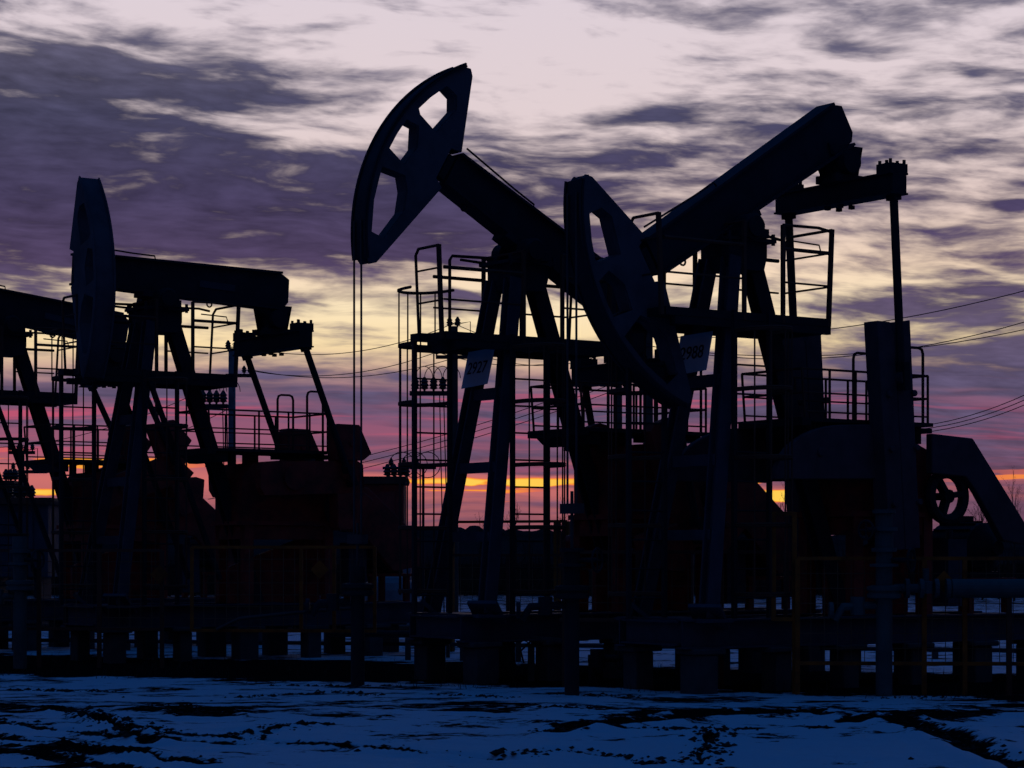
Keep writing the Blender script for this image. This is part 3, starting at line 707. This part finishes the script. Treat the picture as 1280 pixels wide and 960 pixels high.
# ------------------------------------------------------------------ pile foundations under each pump
def loc2w(pu, u, v): 
    X, Y = PJ[pu]; return X - .8207 * u + .5713 * v, Y - .5713 * u - .8207 * v
FL = dict(R='square concrete piles under the skid of the pump jack marked 2988', M='square concrete piles under the skid of the pump jack marked 2927',
          L='square concrete piles under the pump jack with the swung horsehead', K='square concrete piles under the farthest pump jack at the left edge')
for pu in 'RMLK':
    f = thing('pile_foundation', FL[pu], 'foundation', (*PJ[pu], 0), RZ, 'pile foundations of the pump jacks')
    rnd = random.Random(ord(pu))
    for u in (1.05, -.15, -1.3, -2.5, -3.7, -4.8):
        for v in (-.62, .62):
            q = MB(); w = .15 + rnd.uniform(-.015, .02)
            q.box((u - w + rnd.uniform(-.05, .05), v - w, -.3), (u + w + rnd.uniform(-.05, .05), v + w, .47)); q.box((u - .24, v - .2, .472), (u + .24, v + .2, .54))
            q.build('pile', 'conc', f, bevel=.015)

# ------------------------------------------------------------------ wellheads
def wellhead(loc, label, top, m='teal', pipe=None, casing=.10):
    w = thing('wellhead', label, 'wellhead', loc, 0, 'wellheads in front of the pump jacks')
    c = MB(); c.lathe((0, 0, -.2), UZ, [(0, casing), (1.5, casing)], 18); c.build('casing', m, w)
    t = MB(); z = 1.15
    t.lathe((0, 0, z), UZ, [(0, .13), (.02, .21), (.07, .21), (.075, .19), (.10, .19), (.105, .21), (.155, .21), (.17, .14)], 20)
    zz = z + .17; seq = [(.10, .22), (.17, .04), (.10, .14), (.15, .05), (.11, .20), (.16, .05), (.10, .16), (.14, .05)]
    prof = []
    for r_, h in seq:
        if zz - z > top - z: break
        prof += [(zz - z, r_), (zz - z + h - .004, r_)]; zz += h
    t.lathe((0, 0, z), UZ, prof, 18); tr = t.build('valve_tree', m, w)
    for i in range(10):
        pass
    for (hz, ang, rr) in ((1.62, .5, .14), (1.98, 2.4, .11)):
        if hz > top: continue
        h = MB()
        d = Vector((math.cos(ang), -math.sin(ang), 0)); o = Vector((0, 0, hz)); h.tube([o, o + d * .34], .03, 8)
        ex = d.cross(UZ).normalized()
        h.tube([o + d * .34 + (ex * math.cos(a) + UZ * math.sin(a)) * rr for a in [k * math.pi / 9 for k in range(18)]], .016, 6, True)
        for a in (0, math.pi / 2): h.tube([o + d * .34 + (ex * math.cos(a) + UZ * math.sin(a)) * rr, o + d * .34 - (ex * math.cos(a) + UZ * math.sin(a)) * rr], .01, 5)
        h.build('handwheel', 'dark', w)
    s = MB(); s.tube([(-.1, 0, 1.08), (-.5, -.05, 1.06), (-.6, -.06, .9)], .05, 10); s.lathe((-.32, -.02, .96), UZ, [(0, .09), (.22, .09)], 10); s.lathe((-.62, -.06, 1.02), (-1, 0, 0), [(0, .1), (.05, .1)], 12)
    s.build('side_valve', m, w)
    if pipe:
        q = MB(); q.tube([(.12, 0, 1.28), (.55, 0, 1.28)], .055, 12)
        for x in (.25, .42, .60, .74): q.lathe((x, 0, 1.28), UX, [(0, .12), (.05, .12)], 14)
        q.lathe((.50, 0, 1.22), UZ, [(0, .1), (.14, .1), (.15, .04), (.3, .04)], 10)
        q.lathe((.78, 0, 1.28), UX, [(0, .07), (.03, .115), (pipe, .115), (pipe + .03, .1)], 18); q.build('flow_pipe', m, w)
        l = MB(); l.bar((1.5, 0, -.1), (1.5, 0, 1.17), .06, .06); l.build('pipe_support', 'rust', w)
    return w
WX = lambda px, Y: (px - 640) * Y / 2886
wellhead((WX(1105, 27.7), 27.7, 0), 'tall teal wellhead with a thick side pipe, in front of the right fence', 2.72, pipe=1.0)
wx, wy = loc2w('R', 2.545, 0); wellhead((wx, wy, 0), 'dark wellhead below the low horsehead of the pump jack marked 2988', 1.75, 'dark', casing=.09)
wx, wy = loc2w('M', 2.545, 0); wellhead((wx, wy, 0), 'wellhead under the hanging ropes of the pump jack marked 2927', 1.5, 'dark', casing=.09)
wellhead((WX(25, 34.3), 34.3, 0), 'teal wellhead at the far left, in front of the left mesh fence', 1.95)

# ------------------------------------------------------------------ mesh fences
def fence(label, P, z0, z1, posts, ground=-.1, mesh=True, m='yellow', cell=.16, pr=.028, name='mesh_fence'):
    """P: list of two ground points; posts: fractions."""
    a, b_ = Vector((*P[0], 0)), Vector((*P[1], 0)); d = b_ - a; L = d.length
    f = thing(name, label, 'fence', a, math.atan2(d.y, d.x), 'fences around the wells')
    for t in posts:
        q = MB(); q.bar((t * L, 0, ground), (t * L, 0, z1), pr * 2, pr * 2); q.build('fence_post', m, f)
    for z in (z0, z1):
        q = MB(); q.bar((0, .0, z), (L, .0, z), .05, .045); q.build('fence_rail', m, f)
    if mesh:
        q = MB(); n = int(L / cell)
        for i in range(1, n): q.bar((L * i / n, .03, z0), (L * i / n, .03, z1), .008, .008)
        k = int((z1 - z0) / cell)
        for i in range(1, k): q.bar((0, .038, z0 + (z1 - z0) * i / k), (L, .038, z0 + (z1 - z0) * i / k), .008, .008)
        q.build('mesh_panel', 'mesh', f)
    return f
def zpx(y, Y): return CAM_H + (697 - y) * Y / 2886
Y1 = 28.0
fence('yellow framed mesh fence at the right, behind the teal wellhead', ((WX(997, Y1), Y1), (WX(1330, Y1), Y1 - .2)), zpx(829, Y1), zpx(698, Y1), (0, .47, .62, .99))
Y2 = 33.2
fence('yellow framed mesh fence at the left, below the swung horsehead', ((WX(240, Y2), Y2), (WX(470, Y2), Y2 - .3)), zpx(788, Y2), zpx(684, Y2), (.0, .6, .78, 1.), ground=zpx(790, Y2), pr=.024)
fence('yellow mesh fence farthest left, beside the teal wellhead', ((WX(-30, 34.6), 34.8), (WX(205, 34.6), 34.4)), zpx(786, 34.6), zpx(688, 34.6), (.05, .33, .66, 1.), m='rust')
fence('brown pipe railing in the distance between the legs of pump jack 2927', ((WX(560, 40), 40.5), (WX(708, 40), 39.6)), zpx(694, 40), zpx(652, 40), (.02, .33, .92, 1.), mesh=False, m='yellow', pr=.05)
fence('low mesh fence behind pump jack 2927 near the snow', ((WX(560, 38), 38), (WX(860, 38), 37.2)), zpx(770, 38), zpx(694, 38), (0, .25, .5, .75, 1.), m='rust', cell=.2)
fence('yellow mesh fence between the two numbered pump jacks', ((WX(700, 29.6), 29.6), (WX(975, 29.6), 29.0)), zpx(775, 29.4), zpx(690, 29.4), (.02, .35, .72, 1.), m='rust', cell=.2)
# tall gate frame beside the right fence
Yg = 28.1
gt = thing('gate', 'tall yellow gate frame standing at the left end of the right fence', 'gate', (WX(967, Yg), Yg, 0))
q = MB(); w_ = WX(993, Yg) - WX(967, Yg)
q.bar((0, 0, zpx(776, Yg)), (0, 0, zpx(640, Yg)), .055, .055); q.bar((w_, 0, -.1), (w_, 0, zpx(640, Yg)), .055, .055); q.build('gate_post', 'yellow', gt)
q = MB(); q.bar((.0, 0, zpx(774, Yg)), (w_, 0, zpx(774, Yg)), .05, .05); q.bar((0, 0, zpx(642, Yg)), (w_, 0, zpx(642, Yg)), .05, .05); q.build('gate_bar', 'yellow', gt)
# diamond warning signs
def diamond(px, py, Y, half, label):
    q = MB(); h = half * Y / 2886; z = zpx(py, Y)
    q.prism([(0, h), (h * .95, 0), (0, -h), (-h * .95, 0)], (WX(px, Y), Y - .05, z), UX, UZ, .008); tag(q.build('warning_sign', 'yellow'), label, 'sign')
diamond(400, 712, 33.0, 12, 'yellow diamond sign without writing on the left mesh fence')
diamond(200, 718, 34.35, 12, 'faded diamond sign on the fence below the swung horsehead')
diamond(1179, 727, 27.8, 14, 'dull diamond sign under the teal pipe on the right fence')

# ------------------------------------------------------------------ poles, racks, wires
def insulator(m, p, s=1.):
    x, y, z = p
    m.lathe((x, y, z), UZ, [(0, .02 * s), (.03 * s, .02 * s), (.05 * s, .075 * s), (.08 * s, .05 * s), (.10 * s, .08 * s), (.14 * s, .05 * s), (.16 * s, .07 * s), (.20 * s, .04 * s), (.24 * s, .02 * s)], 10)
POLE_TOPS = {}
def pole(key, px, Y, ytop, wpx, label, arms=(), rack=None, m='pole'):
    X = WX(px, Y); zt = zpx(ytop, Y); t = thing('utility_pole', label, 'utility pole', (X, Y, 0), 0, 'utility poles behind the pump jacks')
    r = wpx * Y / 2886 / 2; q = MB(); q.bar((0, 0, -.3), (0, 0, zt), 2 * r * 1.12, 2 * r * 1.12, w2=2 * r * .94, d2=2 * r * .94); q.build('pole_shaft', m, t, bevel=.02)
    for (ya, x0, x1, ins) in arms:
        z = zpx(ya, Y); q = MB(); q.bar((WX(x0, Y) - X, -.15, z), (WX(x1, Y) - X, -.15, z), .08, .09); q.build('crossarm', 'dark', t)
        for xi in ins:
            q = MB(); insulator(q, (WX(xi, Y) - X, -.15, z + .04), 0.9); q.build('insulator', 'cer', t)
    q = MB()
    for s in (-1, 1): insulator(q, (s * .1, 0, zt - .02), 1.1)
    q.tube([(-.12, 0, zt + .05), (.2, 0, zt + .08), (.42, 0, zt + .12), (.42, 0, zt - .3)], .012, 5); q.build('pole_top_pin', 'dark', t)
    if rack:
        yr, x0, x1, n = rack; z = zpx(yr, Y); q = MB(); q.box((WX(x0, Y) - X, -.5, z - .07), (WX(x1, Y) - X, -.2, z + .03)); q.build('fuse_rack', 'dark', t)
        for i in range(n):
            xx = WX(x0, Y) - X + (WX(x1, Y) - WX(x0, Y)) * (i + .6) / (n + .3); q = MB(); insulator(q, (xx, -.35, z + .03), 1.5); q.build('insulator', 'cer', t)
            w = MB(); w.tube([(xx + .22 * (1 - math.cos(a)), -.35, z + .36 + .30 * math.sin(a)) for a in [k * math.pi / 8 for k in range(9)]], .010, 4); w.build('jumper_wire', 'wire', t)
        w = MB(); 
        for k in (.2, .3): w.tube([((WX(x0, Y) - X) * .5 + k, -.3, z), ((WX(x0, Y) - X) * .45 + k * 1.3, -.25, .2)], .014, 4)
        w.build('down_cable', 'wire', t)
    POLE_TOPS[key] = (X, Y, zt); return t
pole('A', 290, 60, 437, 8.5, 'pale concrete utility pole behind the equalizer of the unnumbered pump jack', [(470, 283, 316, (306, 313))], (508, 251, 287, 4))
pole('B', 567, 58, 408, 11, 'concrete utility pole behind the caged ladder of pump jack 2927', [(447, 545, 600, (546, 590))], (492, 513, 562, 4), 'wood')
pole('C', 810, 62, 412, 12, 'concrete utility pole seen through the low horsehead', [(432, 783, 812, (784, 793))], None, 'wood')
pole('D', 774, 70, 472, 7.5, 'slim utility pole between pump jack 2927 and the low horsehead', [(482, 750, 776, (752,))], None, 'wood')
pole('E', 28, 64, 566, 5, 'short dark pole with insulators far left behind the mesh fence', [(566, 12, 45, (14, 28, 42)), (590, 10, 60, (18, 36))], None, 'dark')
def wire(label, p, q, sag, r=.011, n=24):
    p, q = Vector(p), Vector(q); m = MB()
    m.tube([p + (q - p) * (i / n) - Vector((0, 0, 4 * sag * (i / n) * (1 - i / n))) for i in range(n + 1)], r, 5)
    tag(m.build('power_line', 'wire'), label, 'power line', 'power lines across the sky')
def wp(px, py, Y): return (WX(px, Y), Y, zpx(py, Y))
wire('topmost overhead wire running down from the right edge behind the upright counterweight', wp(810, 420, 62), wp(1420, 322, 48), .55)
wire('second overhead wire from the right edge below the topmost one', wp(793, 428, 62), wp(1400, 362, 50), .9)
wire('third overhead wire from the right edge, just above the counterweight top', wp(784, 428, 62), wp(1400, 382, 52), .7)
for i, (a, b_) in enumerate((((1010, 520), (1400, 425)), ((1010, 522), (1400, 433)), ((1010, 524), (1400, 441)))):
    wire('one of three low overhead wires sagging in from the right edge', wp(*a, 66), wp(*b_, 52), 1.0)
for i, (a, b_, s) in enumerate((((306, 462), (546, 440), .35), ((313, 462), (590, 440), .4), ((290, 430), (567, 404), .5))):
    wire(('wire between the left and middle utility poles', 'second wire between the left and middle utility poles', 'upper wire joining the tops of the left and middle utility poles')[i], wp(*a, 60), wp(*b_, 58), s, .010)
for i, (a, b_, s) in enumerate((((546, 440), (784, 425), .5), ((590, 440), (793, 425), .5), ((567, 404), (810, 408), .6))):
    wire(('wire between the middle and right utility poles', 'second wire between the middle and right utility poles', 'upper wire joining the tops of the middle and right utility poles')[i], wp(*a, 58), wp(*b_, 62), s, .010)
for i in range(3):
    wire('one of three service wires climbing from low left to the slim pole', wp(300 - 20 * i, 600 + 12 * i, 74), wp(752 + 8 * i, 476 + 6 * i, 70), .35, .012)
for i in range(2):
    wire('one of two wires dropping left from the pale concrete pole', wp(288, 470 + 40 * i, 60), wp(-40, 560 + 34 * i, 66), .5, .010)

# ------------------------------------------------------------------ transformer stations, tanks, pipes
def kiosk(px0, px1, ytop, Y, label, m, ins, zbase=.6):
    x0, x1 = WX(px0, Y), WX(px1, Y); zt = zpx(ytop, Y); c = (x0 + x1) / 2; hw = (x1 - x0) / 2
    t = thing('transformer_kiosk', label, 'transformer', (c, Y, 0), 0, 'transformer kiosks behind the pump jacks')
    q = MB(); q.box((-hw * .9, -.7, zbase), (hw * .9, .7, zt - .18)); q.build('cabinet', m, t, bevel=.02)
    q = MB(); q.prism([(-hw, zt - .18), (-hw * 1.05, zt - .1), (-hw, zt - .02), (hw, zt - .02), (hw * 1.05, zt - .1), (hw, zt - .18)], (0, 0, 0), UX, UZ, 1.7); q.build('roof', 'rust', t)
    q = MB()
    for s in (-.6, .6): q.box((s * hw - .08, -.6, -.2), (s * hw + .08, .6, zbase)) 
    q.build('kiosk_leg', 'dark', t)
    for s in ins: 
        q = MB(); insulator(q, (s * hw, 0, zt - .02), 1.3); q.build('insulator', 'cer', t)
    q = MB(); q.box((-hw * .2, -.75, zbase + .2), (hw * .5, -.702, zt - .35)); q.build('door', m, t)
    return t
kiosk(454, 509, 596, 52, 'dark red transformer kiosk with insulators on top, left of the caged ladder', 'red', (.1, .4, .7, .95), 1.5)
kiosk(-20, 72, 622, 54, 'wide dark transformer kiosk at the left edge behind the pump jacks', 'box', (-.3, -.1, .1, .3), 1.2)
kiosk(3, 26, 601, 57, 'small blue grey transformer tank with bushings near the left edge', 'box', (-.6, -.1, .4), 1.9)
# insulator frame with loops
t = thing('insulator_frame', 'pipe frame of insulators and looped cables above the dark red kiosk', 'insulator frame', (WX(505, 54), 54, 0))
q = MB()
for s in (-.35, .45): q.bar((s, 0, -.2), (s, 0, zpx(583, 54)), .06, .06)
q.bar((-.5, 0, zpx(585, 54)), (.75, 0, zpx(585, 54)), .06, .06); q.build('support_frame', 'dark', t)
for k in (-.3, 0, .3):
    q = MB(); insulator(q, (k, 0, zpx(584, 54)), .9); q.build('insulator', 'cer', t)
    q = MB(); q.tube([(k + .25 + .30 * math.cos(a), -.05, zpx(577, 54) - .08 + .30 * math.sin(a)) for a in [j * math.pi / 10 for j in range(20)]], .010, 4, True); q.build('cable_loop', 'wire', t)
# storage tank and pale cabinet in the middle distance
t = thing('storage_tank', 'pale rounded tank behind the wellhead of pump jack 2927', 'tank', (WX(487, 46), 46, 0))
q = MB(); q.lathe((0, 0, .25), UZ, [(0, .52), (.75, .52), (.9, .47), (1.0, .36), (1.06, .12)], 24); q.build('tank_shell', 'tank', t, smooth=False)
q = MB()
for a in (0, 1.57, 3.14, 4.71): q.bar((.4 * math.cos(a), .4 * math.sin(a), -.2), (.4 * math.cos(a), .4 * math.sin(a), .25), .07, .07)
q.build('tank_leg', 'dark', t)
t = thing('equipment_shed', 'small dark shed with a white lower wall between the left fence and pump jack 2927', 'shed', (WX(492, 70), 70, 0))
q = MB(); q.box((-.75, -.8, -.1), (.55, .8, 1.55)); q.build('wall', 'tank', t)
q = MB(); q.prism([(-1.1, 1.5), (.8, 1.5), (.25, 2.75), (-1.1, 2.75)], (0, 0, 0), UX, UZ, 1.9); q.build('roof', 'wood', t)
# ground pipelines behind the piles
def pipeline(label, P, r, z, m='rust'):
    t = thing('pipeline', label, 'pipeline', (0, 0, 0), 0, 'pipelines low over the snow')
    q = MB(); q.tube([(x, y, z) for x, y in P], r, 10); q.build('pipe', m, t)
    n = 7
    for i in range(n):
        q = MB(); f = (i + .5) / n; x = P[0][0] + (P[-1][0] - P[0][0]) * f; y = P[0][1] + (P[-1][1] - P[0][1]) * f
        q.bar((x, y, -.2), (x, y, z - r), .09, .09); q.build('pipe_support', 'wood', t)
pipeline('long rusty pipe low over the snow behind all the piles', ((-13, 45), (13, 42)), .07, .30)
pipeline('thin dark pipe nearest the piles, low over the snow', ((-12, 42.6), (12, 36)), .035, .16, 'dark')
pipeline('raised dark pipe behind the fence of pump jack 2927', ((-3, 37.5), (3.2, 35.6)), .06, .42, 'dark')
pipeline('farthest pipe crossing the snowfield behind the right pump jack', ((-14, 52), (14, 50)), .06, .35, 'dark')
# valve with a hand wheel standing low between the two numbered pumps
t = thing('hand_valve', 'low pipe valve with an upright handwheel beneath the two numbered pump jacks', 'valve', (WX(768, 30.5), 30.5, 0))
q = MB(); q.tube([(-.35, 0, .32), (.05, 0, .32)], .05, 10); q.lathe((-.22, 0, .2), UZ, [(0, .1), (.24, .1)], 12); q.tube([(-.3, 0, -.2), (-.3, 0, .32)], .05, 10); q.build('valve_body', 'dark', t)
q = MB(); q.tube([(.07 + .05 * math.cos(a), -.10 * math.cos(a), .32 + .14 * math.sin(a)) for a in [k * math.pi / 10 for k in range(20)]], .012, 6, True); q.tube([(.05, 0, .32), (.12, 0, .32)], .02, 6); q.tube([(.07, 0, .18), (.07, 0, .46)], .01, 5); q.build('handwheel', 'dark', t)
t = thing('drain_pipe', 'short grey pipe stub on a post under pump jack 2927', 'pipe', (WX(664, 30.9), 30.9, 0))
q = MB(); q.tube([(-.02, 0, .56), (.48, -.05, .52)], .05, 10); q.build('pipe', 'conc', t)
q = MB(); q.bar((.0, 0, -.2), (.0, 0, .50), .09, .09); q.build('post', 'wood', t)
q = MB(); q.tube([(-.02, 0, .52), (-.14, -.03, .40), (-.10, -.03, .24)], .014, 6); q.tube([(-.02, 0, .5), (-.22, -.02, .62), (-.30, -.02, .46), (-.2, -.02, .2)], .010, 6); q.build('hose', 'rubber', t)
# bent pipes lying along the skid of the left pump jack
m = MB(); m.tube([(WX(270, 33), 33.1, .62), (WX(300, 33), 33, .78), (WX(420, 33), 32.9, .92), (WX(455, 33), 32.9, .93)], .025, 8); tag(m.build('hose', 'conc'), 'pale hose lying along the lower edge of the left mesh fence', 'hose')

# ------------------------------------------------------------------ leafless trees
def bare_tree(px, Y, ytop, label, seed, spread_=.55, levels=4, trunk_r=.05):
    rnd = random.Random(seed); X = WX(px, Y); H = zpx(ytop, Y)
    t = thing('bare_tree', label, 'tree', (X, Y, 0), 0, 'leafless trees behind the yard')
    tr = MB(); pts = [Vector((0, 0, -.2))]; n = 7
    for i in range(1, n + 1): pts.append(Vector((rnd.uniform(-.05, .05) * i * .3, rnd.uniform(-.05, .05) * i * .3, H * i / n)))
    tr.tube(pts, [trunk_r * (1 - .85 * i / n) for i in range(n + 1)], 6); tr.build('trunk', 'bark', t)
    cr = MB()
    def grow(p, d, ln, r, lv):
        q = p + d * ln * .5 + Vector((rnd.uniform(-.1, .1), rnd.uniform(-.1, .1), .05)) * ln; e = q + (d + Vector((0, 0, .25))).normalized() * ln * .5
        cr.tube([p, q, e], [r, r * .75, r * .4], 3, cap=False)
        if lv > 0:
            for k in range(rnd.randint(2, 4)):
                f = rnd.uniform(.3, 1.); s_ = p + (e - p) * f; nd_ = (d + Vector((rnd.uniform(-1, 1), rnd.uniform(-1, 1), rnd.uniform(-.1, .7)))).normalized(); grow(s_, nd_, ln * rnd.uniform(.45, .7), r * .6, lv - 1)
    for i in range(14):
        f = rnd.uniform(.25, .97); p = pts[0].lerp(pts[-1], f); k = min(int(f * n), n - 1); p = pts[k].lerp(pts[k + 1], f * n - k)
        a = rnd.uniform(0, 6.28); d = Vector((math.cos(a) * spread_, math.sin(a) * spread_, 1)).normalized()
        grow(p, d, H * .30 * (1.15 - f), trunk_r * .5 * (1.1 - f), levels - 2)
    cr.build('crown', 'twig', t)
bare_tree(645, 110, 628, 'rounded leafless tree on the skyline between the legs of pump jack 2927', 1, .9, 4, .07)
bare_tree(705, 105, 622, 'thin leafless tree left of the rear leg of pump jack 2927', 2, .5, 4)
bare_tree(738, 100, 636, 'small leafless tree beside the rear leg of pump jack 2927', 3, .6, 4)
bare_tree(985, 95, 605, 'leafless tree in the gap beneath the right gearbox', 4, .6, 4, .06)
bare_tree(1228, 90, 596, 'tall thin sapling right of the belt guard', 5, .25, 4, .04)
bare_tree(1248, 92, 606, 'middle thin sapling right of the belt guard', 6, .25, 4, .04)
bare_tree(1268, 88, 588, 'tall sapling nearest the right edge', 7, .25, 4, .04)
bare_tree(600, 120, 640, 'low leafless bush tree on the skyline behind the front leg of pump jack 2927', 8, .9, 4)
